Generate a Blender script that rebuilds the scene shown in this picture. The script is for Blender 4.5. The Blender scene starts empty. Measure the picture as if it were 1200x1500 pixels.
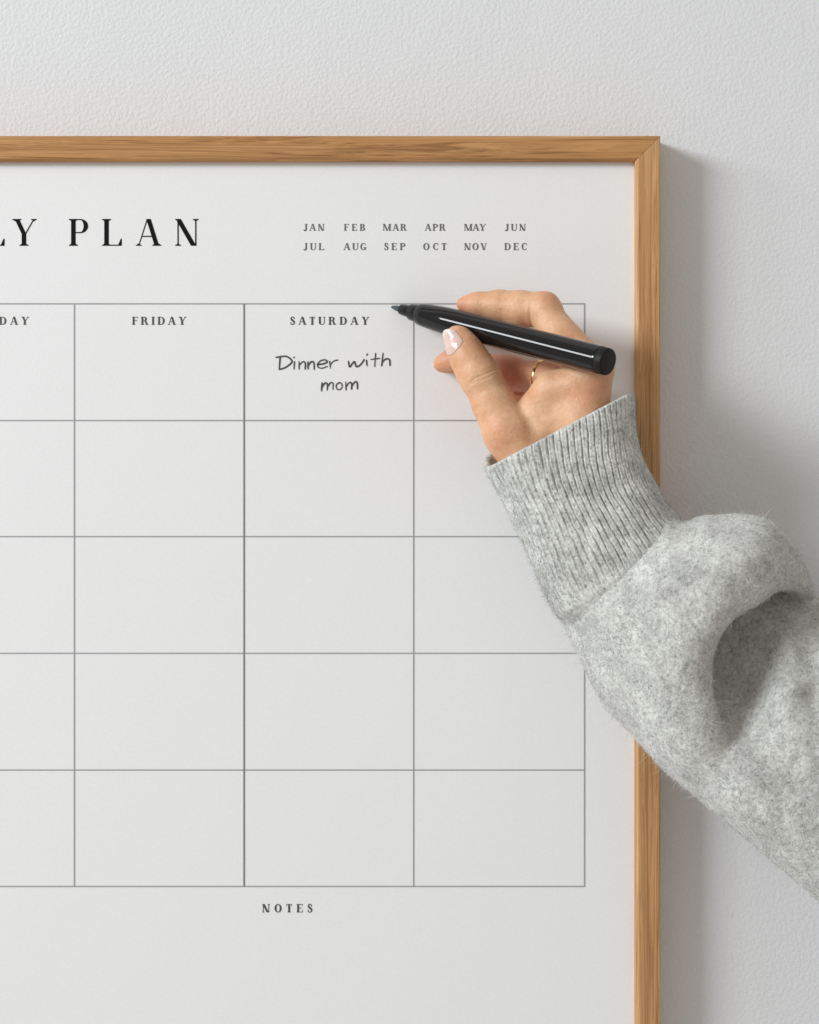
import bpy, math
import numpy as np

# ------------------------------------------------------------------ scale
S = 0.00035            # metres per photograph pixel at the wall
D = 4200.0             # camera distance from the wall in those pixels
scene = bpy.context.scene
COL = scene.collection
rng = np.random.default_rng(7)

def W(px, py, d):
    """model point (x, y down, d out of the wall) in pixel units, for a spot seen at px,py with depth d"""
    k = 1.0 - d / D
    return np.array(((px - 600.0) * k, (py - 750.0) * k, d), float)

def to_world(v):
    v = np.asarray(v, float).reshape(-1, 3)
    return np.stack((v[:, 0], -v[:, 2], -v[:, 1]), 1) * S

# ------------------------------------------------------------------ camera
cam = bpy.data.cameras.new('camera')
cam_o = bpy.data.objects.new('camera', cam); COL.objects.link(cam_o)
cam_o.location = (0, -D * S, 0); cam_o.rotation_euler = (math.radians(90), 0, 0)
cam.sensor_fit = 'VERTICAL'; cam.sensor_height = 36.0; cam.sensor_width = 36.0
cam.lens = 36.0 * D / 1500.0
cam.clip_start = 0.05; cam.clip_end = 50
scene.camera = cam_o
scene.render.resolution_x, scene.render.resolution_y = 819, 1024

# ------------------------------------------------------------------ light
world = bpy.data.worlds.new('World'); scene.world = world; world.use_nodes = True
bg = world.node_tree.nodes['Background']
bg.inputs[0].default_value = (1.0, 0.96, 0.905, 1); bg.inputs[1].default_value = 0.455

def area_light(name, direction, dist, size_x, size_y, power, colour, target=(0, 0, 0)):
    l = bpy.data.lights.new(name, 'AREA'); l.shape = 'RECTANGLE'
    l.size, l.size_y, l.energy, l.color = size_x, size_y, power, colour
    o = bpy.data.objects.new(name, l); COL.objects.link(o)
    dv = np.array(direction, float); dv /= np.linalg.norm(dv)
    o.location = np.array(target) + dv * dist
    from mathutils import Vector
    o.rotation_euler = Vector(-dv).to_track_quat('-Z', 'Y').to_euler()
    return o
area_light('window_light', (-1.40, -1.0, 0.66), 3.6, 1.15, 0.85, 90, (0.895, 0.95, 1.0))
area_light('pen_highlight_light', (-2.1, -0.65, 0.82), 2.35, 0.44, 0.40, 10.5, (0.93, 0.97, 1.0))  # added lamp, placed and sized to draw the highlight line along the pen

scene.view_settings.view_transform = 'Standard'
scene.view_settings.look = 'None'
scene.view_settings.exposure = 0.0
scene.view_settings.gamma = 1.0
scene.view_settings.use_curve_mapping = False

# ------------------------------------------------------------------ helpers
def srgb(r, g, b):
    f = lambda c: (c / 255 / 12.92) if c / 255 <= 0.04045 else ((c / 255 + 0.055) / 1.055) ** 2.4
    return (f(r), f(g), f(b), 1.0)

class Mat:
    def __init__(self, name, rough=0.6, colour=(0.8, 0.8, 0.8, 1)):
        self.m = bpy.data.materials.new(name); self.m.use_nodes = True
        self.t = self.m.node_tree; self.b = self.t.nodes['Principled BSDF']
        self.b.inputs['Roughness'].default_value = rough
        self.b.inputs['Base Color'].default_value = colour
    def n(self, typ, **kw):
        nd = self.t.nodes.new(typ)
        for k, v in kw.items():
            if k.startswith('i_'):
                nd.inputs[k[2:].replace('_', ' ')].default_value = v
            else:
                setattr(nd, k, v)
        return nd
    def l(self, a, b): self.t.links.new(a, b)
    def coords(self, scale=(1, 1, 1), out='Object'):
        tc = self.n('ShaderNodeTexCoord'); mp = self.n('ShaderNodeMapping')
        mp.inputs['Scale'].default_value = scale
        self.l(tc.outputs[out], mp.inputs['Vector']); return mp.outputs['Vector']
    def noise(self, vec, scale, detail=3, rough=0.55):
        n = self.n('ShaderNodeTexNoise', i_Scale=scale, i_Detail=detail, i_Roughness=rough)
        self.l(vec, n.inputs['Vector']); return n.outputs['Fac']
    def ramp(self, fac, stops):
        r = self.n('ShaderNodeValToRGB'); e = r.color_ramp.elements
        while len(e) < len(stops): e.new(0.5)
        for el, (p, c) in zip(e, stops): el.position = p; el.color = c
        self.l(fac, r.inputs['Fac']); return r.outputs['Color']
    def mix(self, fac, a, b, mode='MIX'):
        m = self.n('ShaderNodeMix', data_type='RGBA', blend_type=mode)
        for sock, val in ((m.inputs['Factor'], fac), (m.inputs['A'], a), (m.inputs['B'], b)):
            if isinstance(val, bpy.types.NodeSocket): self.l(val, sock)
            else: sock.default_value = val
        for s, v in ((m.inputs[6], a), (m.inputs[7], b)):
            if isinstance(v, bpy.types.NodeSocket): self.l(v, s)
            else: s.default_value = v
        return m.outputs[2]
    def bump(self, height, dist, strength=1.0, prev=None):
        b = self.n('ShaderNodeBump', i_Strength=strength, i_Distance=dist)
        self.l(height, b.inputs['Height'])
        if prev is not None: self.l(prev, b.inputs['Normal'])
        return b.outputs['Normal']
    def colour(self, sock): self.l(sock, self.b.inputs['Base Color'])
    def normal(self, sock): self.l(sock, self.b.inputs['Normal'])

def raw_mesh(name, v, f, mat=None, parent=None, smooth=True, flip=True):
    """v in model pixels; f list or (n,k) array of indices"""
    me = bpy.data.meshes.new(name)
    v = to_world(v).astype(np.float32)
    if isinstance(f, np.ndarray):
        n, k = f.shape
        if flip: f = f[:, ::-1]
        me.vertices.add(len(v)); me.vertices.foreach_set('co', v.ravel())
        me.loops.add(n * k); me.loops.foreach_set('vertex_index', f.ravel().astype(np.int32))
        me.polygons.add(n); me.polygons.foreach_set('loop_start', np.arange(0, n * k, k, dtype=np.int32))
        me.polygons.foreach_set('loop_total', np.full(n, k, np.int32))
        me.update(calc_edges=True); me.validate()
    else:
        me.from_pydata(v.tolist(), [], [list(q)[::-1] if flip else list(q) for q in f]); me.update()
    me.polygons.foreach_set('use_smooth', np.full(len(me.polygons), smooth, bool))
    if mat: me.materials.append(mat.m)
    o = bpy.data.objects.new(name, me); COL.objects.link(o)
    if parent is not None: attach(o, parent)
    return o

def attach(o, parent):
    o.parent = parent
    bpy.context.view_layer.update()
    o.matrix_parent_inverse = parent.matrix_world.inverted()

def thing(name, label, cat, at):
    o = bpy.data.objects.new(name, None); COL.objects.link(o)
    o.location = to_world(at)[0]; o['label'] = label; o['category'] = cat
    o.empty_display_size = 0.02
    bpy.context.view_layer.update()
    return o

# smooth pseudo random field for lumps, in pixel units
class Field:
    def __init__(self, seed, wavelength, n=14):
        r = np.random.default_rng(seed)
        d = r.normal(size=(n, 3)); d /= np.linalg.norm(d, axis=1)[:, None]
        self.k = d * (2 * math.pi / wavelength) * r.uniform(0.6, 1.7, (n, 1)); self.p = r.uniform(0, 6.28, n)
    def __call__(self, x, y, z):
        out = 0
        for k, p in zip(self.k, self.p): out = out + np.sin(k[0] * x + k[1] * y + k[2] * z + p)
        return out / math.sqrt(len(self.p))

# ------------------------------------------------------------------ materials
wall_m = Mat('wall_paint', 0.75, (0.80, 0.80, 0.805, 1))
v = wall_m.coords()
peel = wall_m.noise(v, 520, 2, 0.5); slow = wall_m.noise(v, 70, 2, 0.5)
wall_m.normal(wall_m.bump(slow, 0.0012, 0.15, wall_m.bump(peel, 0.0007, 0.5)))
wall_m.colour(wall_m.ramp(wall_m.noise(v, 9, 3), [(0.3, (0.775, 0.778, 0.785, 1)), (0.7, (0.80, 0.802, 0.807, 1))]))

paper_m = Mat('planner_paper', 0.7, (0.86, 0.86, 0.862, 1))
v = paper_m.coords()
paper_m.colour(paper_m.ramp(paper_m.noise(v, 900, 2), [(0.3, (0.87, 0.868, 0.86, 1)), (0.7, (0.905, 0.903, 0.896, 1))]))
paper_m.normal(paper_m.bump(paper_m.noise(v, 1100, 2), 0.0002, 0.25))
ink_m = Mat('black_print', 0.6, (0.008, 0.008, 0.008, 1))
ink_m.b.inputs['Specular IOR Level'].default_value = 0.1
soft_ink_m = Mat('grey_print', 0.6, (0.095, 0.095, 0.096, 1))
soft_ink_m.b.inputs['Specular IOR Level'].default_value = 0.2
month_ink_m = Mat('pale_grey_print', 0.6, (0.16, 0.16, 0.162, 1)); month_ink_m.b.inputs['Specular IOR Level'].default_value = 0.2
line_m = Mat('grid_line_print', 0.65, (0.38, 0.38, 0.385, 1))
strong_line_m = Mat('dark_grid_line_print', 0.65, (0.22, 0.22, 0.22, 1))
marker_ink_m = Mat('marker_ink', 0.55, (0.07, 0.07, 0.074, 1))

def wood(name, seed, light, pale):
    m = Mat(name, 0.55); m.b.inputs['Specular IOR Level'].default_value = 0.3
    oi = m.n('ShaderNodeTexCoord'); mp = m.n('ShaderNodeMapping')
    mp.inputs['Scale'].default_value = (3.2, 75, 75); mp.inputs['Location'].default_value = (seed, seed * 2, 0)
    m.l(oi.outputs['Object'], mp.inputs['Vector'])
    warp = m.n('ShaderNodeTexNoise', i_Scale=1.3, i_Detail=2.0); m.l(mp.outputs['Vector'], warp.inputs['Vector'])
    addv = m.n('ShaderNodeVectorMath', operation='MULTIPLY_ADD')
    m.l(warp.outputs['Color'], addv.inputs[0]); addv.inputs[1].default_value = (1.2, 1.2, 1.2)
    m.l(mp.outputs['Vector'], addv.inputs[2])
    broad = m.noise(addv.outputs[0], 2.2, 4, 0.6)
    fine = m.n('ShaderNodeMapping'); fine.inputs['Scale'].default_value = (1.2, 14, 14)
    m.l(addv.outputs[0], fine.inputs['Vector'])
    streak = m.noise(fine.outputs['Vector'], 1.0, 4, 0.65)
    pore_map = m.n('ShaderNodeMapping'); pore_map.inputs['Scale'].default_value = (8, 40, 40)
    m.l(addv.outputs[0], pore_map.inputs['Vector'])
    pore = m.noise(pore_map.outputs['Vector'], 1.0, 2, 0.5)
    k = light; w_ = pale
    c = m.ramp(broad, [(0.30, (0.46 * k, 0.205 * k * w_ ** 0.4, 0.070 * k * w_, 1)), (0.55, (0.575 * k, 0.280 * k * w_ ** 0.4, 0.102 * k * w_, 1)), (0.75, (0.68 * k, 0.370 * k * w_ ** 0.4, 0.155 * k * w_, 1))])
    s = m.ramp(streak, [(0.32, (0.50, 0.45, 0.40, 1)), (0.50, (0.97, 0.97, 0.97, 1)), (0.70, (1.25, 1.28, 1.32, 1))])
    c = m.mix(0.9, c, s, 'MULTIPLY')
    p = m.ramp(pore, [(0.30, (0.55, 0.50, 0.45, 1)), (0.42, (1, 1, 1, 1))])
    c = m.mix(0.6, c, p, 'MULTIPLY')
    m.colour(c); m.normal(m.bump(streak, 0.0004, 0.25))
    return m
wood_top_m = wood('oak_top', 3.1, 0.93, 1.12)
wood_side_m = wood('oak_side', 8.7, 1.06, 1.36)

pen_m = Mat('black_barrel_plastic', 0.06, (0.006, 0.0055, 0.006, 1))
pen_m.b.inputs['Specular IOR Level'].default_value = 0.42
collar_m = Mat('black_collar_plastic', 0.1, (0.007, 0.0065, 0.007, 1)); collar_m.b.inputs['Specular IOR Level'].default_value = 0.35
plug_m = Mat('matte_black_plug', 0.5, (0.012, 0.011, 0.010, 1)); plug_m.b.inputs['Specular IOR Level'].default_value = 0.2
nib_m = Mat('ink_soaked_felt_nib', 0.8, (0.055, 0.075, 0.085, 1))
gold_m = Mat('gold', 0.2, (0.85, 0.55, 0.18, 1)); gold_m.b.inputs['Metallic'].default_value = 1.0

skin_m = Mat('skin', 0.48)
v = skin_m.coords()
blot = skin_m.noise(v, 55, 3, 0.55)
c = skin_m.ramp(blot, [(0.28, (0.65, 0.325, 0.178, 1)), (0.5, (0.75, 0.44, 0.255, 1)), (0.74, (0.82, 0.54, 0.335, 1))])
c = skin_m.mix(0.5, c, skin_m.ramp(skin_m.noise(v, 600, 2), [(0.35, (0.86, 0.82, 0.80, 1)), (0.6, (1, 1, 1, 1))]), 'MULTIPLY')
att = skin_m.n('ShaderNodeAttribute', attribute_name='flush_shade', attribute_type='GEOMETRY')
c = skin_m.mix(att.outputs['Fac'], c, (0.62, 0.22, 0.135, 1))  # skin redness and the painted shade of the inner fingers
skin_m.colour(c)
skin_m.b.inputs['Subsurface Weight'].default_value = 0.4
skin_m.b.inputs['Subsurface Radius'].default_value = (1.0, 0.36, 0.2)
skin_m.b.inputs['Subsurface Scale'].default_value = 0.004
skin_m.b.inputs['Specular IOR Level'].default_value = 0.4
wr = skin_m.n('ShaderNodeTexVoronoi', i_Scale=1100.0); skin_m.l(v, wr.inputs['Vector'])
skin_m.normal(skin_m.bump(skin_m.noise(v, 260, 4, 0.6), 0.0012, 0.25, skin_m.bump(wr.outputs['Distance'], 0.0003, 0.3)))
nail_m = Mat('fingernail', 0.16)
uvn = nail_m.n('ShaderNodeAttribute', attribute_name='along', attribute_type='GEOMETRY')
nail_m.colour(nail_m.ramp(uvn.outputs['Fac'], [(0.0, (0.72, 0.52, 0.45, 1)), (0.2, (0.74, 0.50, 0.43, 1)), (0.80, (0.76, 0.54, 0.48, 1)), (0.88, (0.80, 0.68, 0.62, 1))]))
nail_m.b.inputs['Coat Weight'].default_value = 0.5; nail_m.b.inputs['Coat Roughness'].default_value = 0.08
nail_m.b.inputs['Subsurface Weight'].default_value = 0.1; nail_m.b.inputs['Subsurface Scale'].default_value = 0.002

def wool(name, scale_k, tone):
    m = Mat(name, 0.95)
    v = m.coords()
    a = m.noise(v, 90 * scale_k, 4, 0.6); b = m.noise(v, 480 * scale_k, 4, 0.7)
    t = tone
    c = m.ramp(b, [(0.30, (0.26 * t, 0.26 * t, 0.245 * t, 1)), (0.44, (0.60 * t, 0.60 * t, 0.57 * t, 1)), (0.60, (0.78 * t, 0.778 * t, 0.74 * t, 1))])
    c = m.mix(0.6, c, m.ramp(a, [(0.34, (0.68, 0.68, 0.67, 1)), (0.56, (1.10, 1.10, 1.09, 1))]), 'MULTIPLY')
    c = m.mix(0.6, c, m.ramp(m.noise(v, 42 * scale_k, 3, 0.6), [(0.36, (0.66, 0.66, 0.65, 1)), (0.54, (1.10, 1.10, 1.09, 1))]), 'MULTIPLY')
    m.colour(c); m.normal(m.bump(b, 0.0016, 0.6))
    m.b.inputs['Sheen Weight'].default_value = 0.35; m.b.inputs['Sheen Roughness'].default_value = 0.5
    return m
sleeve_m = wool('felted_wool', 1.0, 1.0)
cuff_m = wool('ribbed_wool', 1.3, 0.95)
fibre_m = Mat('wool_fibre', 0.9)
fa = fibre_m.n('ShaderNodeAttribute', attribute_name='tone', attribute_type='GEOMETRY')
fibre_m.colour(fibre_m.ramp(fa.outputs['Fac'], [(0.0, (0.18, 0.18, 0.175, 1)), (0.35, (0.56, 0.56, 0.535, 1)), (1.0, (0.88, 0.88, 0.845, 1))]))
fibre_m.b.inputs['Sheen Weight'].default_value = 0.3

# ------------------------------------------------------------------ the wall
wv = [(-4000, -3500, 0), (4000, -3500, 0), (4000, 3500, 0), (-4000, 3500, 0)]
wall = raw_mesh('wall', wv, [(0, 1, 2, 3)], wall_m, smooth=False, flip=False)
wall['kind'] = 'structure'; wall['label'] = 'pale grey painted wall with fine roller texture'

# ------------------------------------------------------------------ the framed planner
FD = 62.0      # frame depth out of the wall
PD = 47.0      # paper depth
kf = 1 - FD / D
X1, Y0 = (967.5 - 600) * kf, (199 - 750) * kf       # outer top right corner
X0, Y1 = (-998 - 600) * kf, (1640 - 750) * kf       # outer left and bottom, beyond the picture
RW = 37.0 * kf
planner = thing('framed_planner', 'oak framed monthly planner poster with printed weekday grid hung on wall', 'planner', ((X0 + X1) / 2, Y1, 1))

def rail(p0, p1, inward, mat):
    """p0,p1 outer corners; local X runs along the rail, local Y inward, local Z outward"""
    p0 = np.array(p0, float); p1 = np.array(p1, float)
    L = np.linalg.norm(p1 - p0); ux = (p1 - p0) / L; uy = np.array(inward, float)
    # cross-section (inward, height); small rounding on front edges, thin rebate lip on the inside
    prof = [(0, 0.8), (0, FD - 1.6), (0.5, FD - 0.5), (1.6, FD), (RW - 5.0, FD), (RW - 3.6, FD - 0.6), (RW - 0.4, FD - 4.0), (RW, FD - 5.2), (RW, PD - 6), (RW - 8, PD - 6), (RW - 8, 0.8)]
    vs, fs, n = [], [], len(prof)
    for e in (0, 1):
        for (a, z) in prof: vs.append(((a + 0.22 if e == 0 else L - a - 0.22) * S, a * S, z * S))   # mitred ends
    for i in range(n):
        j = (i + 1) % n
        fs.append((i, n + i, n + j, j))
    fs.append(tuple(range(n))); fs.append(tuple(range(2 * n - 1, n - 1, -1)))
    me = bpy.data.meshes.new('frame_rail'); me.from_pydata(vs, [], fs); me.update(); me.materials.append(mat.m)
    import bmesh
    bm = bmesh.new(); bm.from_mesh(me); bmesh.ops.recalc_face_normals(bm, faces=bm.faces); bm.to_mesh(me); bm.free()
    o = bpy.data.objects.new('frame_rail', me); COL.objects.link(o)
    from mathutils import Matrix
    ax = to_world((ux[0], ux[1], 0))[0] / S; ay = to_world((uy[0], uy[1], 0))[0] / S; az = np.array((0, -1.0, 0))
    loc = to_world((p0[0], p0[1], 0))[0]
    o.matrix_world = Matrix([[ax[0], ay[0], az[0], loc[0]], [ax[1], ay[1], az[1], loc[1]], [ax[2], ay[2], az[2], loc[2]], [0, 0, 0, 1]])
    mw = o.matrix_world.copy(); attach(o, planner); o.matrix_world = mw
    return o
rail((X0, Y0), (X1, Y0), (0, 1), wood_top_m)
rail((X1, Y0), (X1, Y1), (-1, 0), wood_side_m)
rail((X0, Y0), (X0, Y1), (1, 0), wood_side_m)
rail((X0, Y1), (X1, Y1), (0, -1), wood_top_m)
bx0, bx1, by0, by1 = X0 + RW - 6, X1 - RW + 6, Y0 + RW - 6, Y1 - RW + 6
bv = [(x, y, z) for z in (6, PD - 0.0) for (x, y) in ((bx0, by0), (bx1, by0), (bx1, by1), (bx0, by1))]
paper = raw_mesh('paper_sheet', bv, [(4, 5, 6, 7), (3, 2, 1, 0), (0, 1, 5, 4), (1, 2, 6, 5), (2, 3, 7, 6), (3, 0, 4, 7)], paper_m, planner, smooth=False, flip=True)

def PP(px, py, lift=0.4): return W(px, py, PD + lift)

# grid
GX = [109 - 248.9 * k for k in range(4, 0, -1)] + [109, 357.7, 606, 856.3]
GY = [445, 616, 786, 957, 1128, 1298.5]
def strip(x0, y0, x1, y1, lift, mat, name='grid_line'):
    return raw_mesh(name, [PP(x0, y0, lift), PP(x1, y0, lift), PP(x1, y1, lift), PP(x0, y1, lift)], [(0, 1, 2, 3)], mat, paper, smooth=False)
for y in GY: strip(GX[0], y - 0.95, GX[-1] + 0.9, y + 0.95, 0.3, line_m)
for i, x in enumerate(GX):
    heavy = abs(x - 357.7) < 1
    hw = 1.15 if heavy else 0.95
    strip(x - hw, GY[0], x + hw, GY[-1], 0.45, strong_line_m if heavy else line_m)

# ---- lettering: high contrast serif capitals drawn as polygons
def glyph(ch, T, h, sl):
    P = []
    def rect(x0, y0, x1, y1): P.append([(x0, y0), (x1, y0), (x1, y1), (x0, y1)])
    def serif(xa, xb, top):
        y = 1 - h if top else 0
        rect(xa - sl, y, xb + sl, y + h)
        b = sl * 0.5
        if top: P.append([(xa - b, 1 - h), (xa, 1 - h - b), (xb, 1 - h - b), (xb + b, 1 - h)])
        else: P.append([(xa - b, h), (xb + b, h), (xb, h + b), (xa, h + b)])
    def stem(x, w=None, top=True, bot=True):
        w = T if w is None else w
        rect(x, 0, x + w, 1)
        if top: serif(x, x + w, True)
        if bot: serif(x, x + w, False)
    def diag(x0, y0, x1, y1, w): P.append([(x0, y0), (x0 + w, y0), (x1 + w, y1), (x1, y1)])
    def arc(cx, cy, rx, ry, a0, a1, t, hh=None, n=18):
        hh = h if hh is None else hh
        for i in range(n):
            q = []
            for a in (a0 + (a1 - a0) * i / n, a0 + (a1 - a0) * (i + 1) / n):
                c, s = math.cos(math.radians(a)), math.sin(math.radians(a))
                q.append(((cx + rx * c, cy + ry * s), (cx + (rx - t) * c, cy + (ry - hh) * s)))
            P.append([q[0][0], q[1][0], q[1][1], q[0][1]])
    def arm(x, y0, y1): P.append([(x, y0), (x + 0.05, y0), (x + 0.05, y1), (x - 0.03 if y1 > y0 else x, y1)])
    def ribbon(pts):
        pts = np.array(pts, float)
        for a, b in zip(pts[:-1], pts[1:]):
            d = b[:2] - a[:2]; d /= np.linalg.norm(d); nrm = np.array((-d[1], d[0]))
            e = d * 0.012
            P.append([tuple(a[:2] - e + nrm * a[2] / 2), tuple(b[:2] + e + nrm * b[2] / 2), tuple(b[:2] + e - nrm * b[2] / 2), tuple(a[:2] - e - nrm * a[2] / 2)])
    o = sl
    if ch == 'A':
        diag(o + 0.03, 0, 0.36 + o, 1, h); diag(0.66 + o, 0, 0.34 + o, 1, T)
        rect(0.16 + o, 0.33, 0.62 + o, 0.33 + h); serif(o + 0.03, o + 0.03 + h, False); serif(0.66 + o, 0.66 + o + T, False); w = 0.66 + T + 2 * o
    elif ch in 'BPR':
        stem(o); x = o + T
        if ch == 'P':
            rect(x, 1 - h, x + 0.2, 1); rect(x, 0.47, x + 0.2, 0.47 + h); arc(x + 0.18, 0.735, 0.30, 0.265, -90, 90, T); w = x + 0.5
        elif ch == 'R':
            rect(x, 1 - h, x + 0.2, 1); rect(x, 0.49, x + 0.22, 0.49 + h); arc(x + 0.18, 0.745, 0.28, 0.255, -90, 90, T)
            diag(x + 0.34, 0, x + 0.14, 0.5, T * 0.95); serif(x + 0.36, x + 0.34 + T, False); w = x + 0.36 + T + o
        else:
            rect(x, 1 - h, x + 0.18, 1); rect(x, 0.50, x + 0.2, 0.50 + h); rect(x, 0, x + 0.18, h)
            arc(x + 0.16, 0.755, 0.26, 0.245, -90, 90, T); arc(x + 0.17, 0.265, 0.31, 0.265, -90, 90, T); w = x + 0.5
    elif ch in 'CG':
        arc(0.44, 0.5, 0.42, 0.51, 48, 312, T, n=28)
        P.append([(0.72, 0.66), (0.76, 0.66), (0.76, 1.0), (0.73, 0.96), (0.66, 0.90)])
        if ch == 'G': stem(0.62, T, top=False, bot=False); P.pop(); rect(0.60, 0.06, 0.60 + T, 0.42); rect(0.60 - sl, 0.42 - h, 0.60 + T + sl, 0.42); w = 0.62 + T + sl
        else: P.append([(0.72, 0.34), (0.76, 0.34), (0.70, 0.12), (0.66, 0.14)]); w = 0.8
    elif ch == 'D':
        stem(o); x = o + T; rect(x, 1 - h, x + 0.2, 1); rect(x, 0, x + 0.2, h); arc(x + 0.14, 0.5, 0.46, 0.5, -90, 90, T, n=24); w = x + 0.62
    elif ch in 'EF':
        stem(o); x = o + T; rect(x, 1 - h, x + 0.42, 1); arm(x + 0.38, 1, 0.74); rect(x, 0.49, x + 0.28, 0.49 + h); rect(x + 0.25, 0.38, x + 0.28, 0.64)
        if ch == 'E': rect(x, 0, x + 0.46, h); arm(x + 0.41, 0, 0.28)
        w = x + (0.48 if ch == 'E' else 0.44)
    elif ch == 'H': stem(o); stem(o + 0.56 + T * 0.6); rect(o, 0.49, o + 0.6 + T, 0.49 + h); w = 2 * o + 0.56 + 1.6 * T
    elif ch == 'I': stem(o); w = T + 2 * o
    elif ch == 'J':
        x = 0.24; rect(x, 0.16, x + T, 1); serif(x, x + T, True); ribbon([(x + T * 0.55, 0.2, T), (x + T * 0.35, 0.06, T * 0.7), (x - 0.04, -0.02, h * 1.4), (x - 0.16, 0.06, h * 2.5), (x - 0.18, 0.14, h * 3.0)]); w = x + T + o
    elif ch == 'L': stem(o); x = o + T; rect(x, 0, x + 0.48, h); P.append([(x + 0.50, 0.0), (x + 0.50, 0.27), (x + 0.465, 0.27), (x + 0.36, h), (x + 0.36, 0)]); w = x + 0.5
    elif ch == 'M':
        stem(o, h * 1.1); serif(o, o + h, True); diag(o + 0.42, 0, o + 0.02, 1, T); diag(o + 0.46 + T * 0.3, 0, o + 0.84 + T * 0.2, 1, h); stem(o + 0.84); w = 0.84 + T + 2 * o
    elif ch == 'N': stem(o + 0.02, h * 1.2, top=True); diag(o + 0.70 - T * 0.9, 0, o - 0.05, 1, T * 1.15); stem(o + 0.70, h * 1.2, bot=False); w = 0.72 + h + 2 * o
    elif ch == 'O': arc(0.46, 0.5, 0.45, 0.515, 0, 360, T, n=36); w = 0.92
    elif ch == 'S':
        ribbon([(0.50, 0.70, h), (0.485, 0.84, h * 1.6), (0.40, 0.95, h * 1.4), (0.27, 0.985, h * 1.3), (0.14, 0.93, T * 0.5), (0.09, 0.81, T * 0.75), (0.13, 0.68, T * 0.9), (0.27, 0.55, T), (0.41, 0.44, T), (0.50, 0.31, T * 0.85), (0.49, 0.16, T * 0.65), (0.40, 0.05, T * 0.4), (0.27, 0.012, h * 1.3), (0.13, 0.06, h * 1.5), (0.06, 0.18, h * 1.6), (0.045, 0.32, h)]); w = 0.58
    elif ch == 'T': x = 0.34 - T / 2; rect(x, 0, x + T, 1); serif(x, x + T, False); rect(0, 1 - h, 0.68, 1); arm(0.63, 1, 0.72); P.append([(0, 1), (0.05, 1), (0.04, 0.72), (0, 0.72)]); w = 0.68
    elif ch == 'U':
        rect(o, 0.25, o + T, 1); serif(o, o + T, True); xr = o + 0.66; rect(xr, 0.25, xr + h * 1.2, 1); serif(xr, xr + h, True)
        arc((o + xr + h) / 2, 0.27, (xr + h - o) / 2, 0.285, 180, 270, T, n=12); arc((o + xr + h) / 2, 0.27, (xr + h - o) / 2, 0.285, 270, 360, h * 1.2, n=12); w = xr + h + o
    elif ch == 'V': diag(0.34 + o, 0, o, 1, T); diag(0.34 + T * 0.6 + o, 0, 0.68 + o, 1, h); serif(o, o + T, True); serif(o + 0.68, o + 0.68 + h, True); w = 0.7 + h + 2 * o
    elif ch == 'Y':
        x = 0.36 + o - T / 2; rect(x, 0, x + T, 0.46); serif(x, x + T, False); diag(x, 0.44, o, 1, T); diag(x + T - h * 1.4, 0.44, 0.72 + o, 1, h * 1.2); serif(o, o + T, True); serif(o + 0.72, o + 0.72 + h, True); w = 0.74 + h + 2 * o
    else: w = 0.45
    return P, w

def word(text, x0, x1, ytop, ybot, T, h, sl, mat, name, squeeze=0.9, gap=None):
    """fit the word between x0 and x1 by its letter spacing"""
    H = ybot - ytop
    gl = [glyph(c, T, h, sl) for c in text]
    ws = [g[1] * squeeze * H for g in gl]
    if gap is None: gap = (x1 - x0 - sum(ws)) / max(1, len(text) - 1)
    else: x0 = x1 - sum(ws) - gap * (len(text) - 1)
    vs, fs, x, q = [], [], x0, 0
    for (polys, w), wpx in zip(gl, ws):
        for p in polys:
            b = len(vs); q += 1
            vs += [PP(x + a * squeeze * H, ybot - c * H, 0.35 + 0.02 * (q % 6)) for a, c in p]
            fs.append(tuple(range(b, b + len(p))))
        x += wpx + gap
    return raw_mesh(name, vs, fs, mat, paper, smooth=False)
word('PLAN', 101, 291.5, 320.7, 360, 0.175, 0.042, 0.085, ink_m, 'title_word', 0.97)
word('MONTHLY', 0, 54.5, 320.7, 360, 0.175, 0.042, 0.085, ink_m, 'title_word', 0.97, gap=11.5)
months = [['JAN', 'FEB', 'MAR', 'APR', 'MAY', 'JUN'], ['JUL', 'AUG', 'SEP', 'OCT', 'NOV', 'DEC']]
spans = [[(445, 475), (504, 535), (561, 596), (622, 653), (680, 712), (740, 770)], [(445, 475), (503, 537), (563, 594), (620, 654), (680, 713), (739, 772)]]
for r, (yt, yb) in enumerate(((328, 338), (356, 366.3))):
    for t, (a, b) in zip(months[r], spans[r]): word(t, a, b, yt, yb, 0.23, 0.085, 0.07, month_ink_m, 'month_name', 0.98)
for t, a, b in (('THURSDAY', -74, 42.5), ('FRIDAY', 193.5, 273), ('SATURDAY', 425.5, 541)):
    word(t, a, b, 464, 475.7, 0.25, 0.08, 0.08, soft_ink_m, 'day_name', 0.96)
word('NOTES', 384, 457.5, 1324.3, 1336.5, 0.25, 0.08, 0.08, soft_ink_m, 'notes_heading', 0.96)

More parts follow.
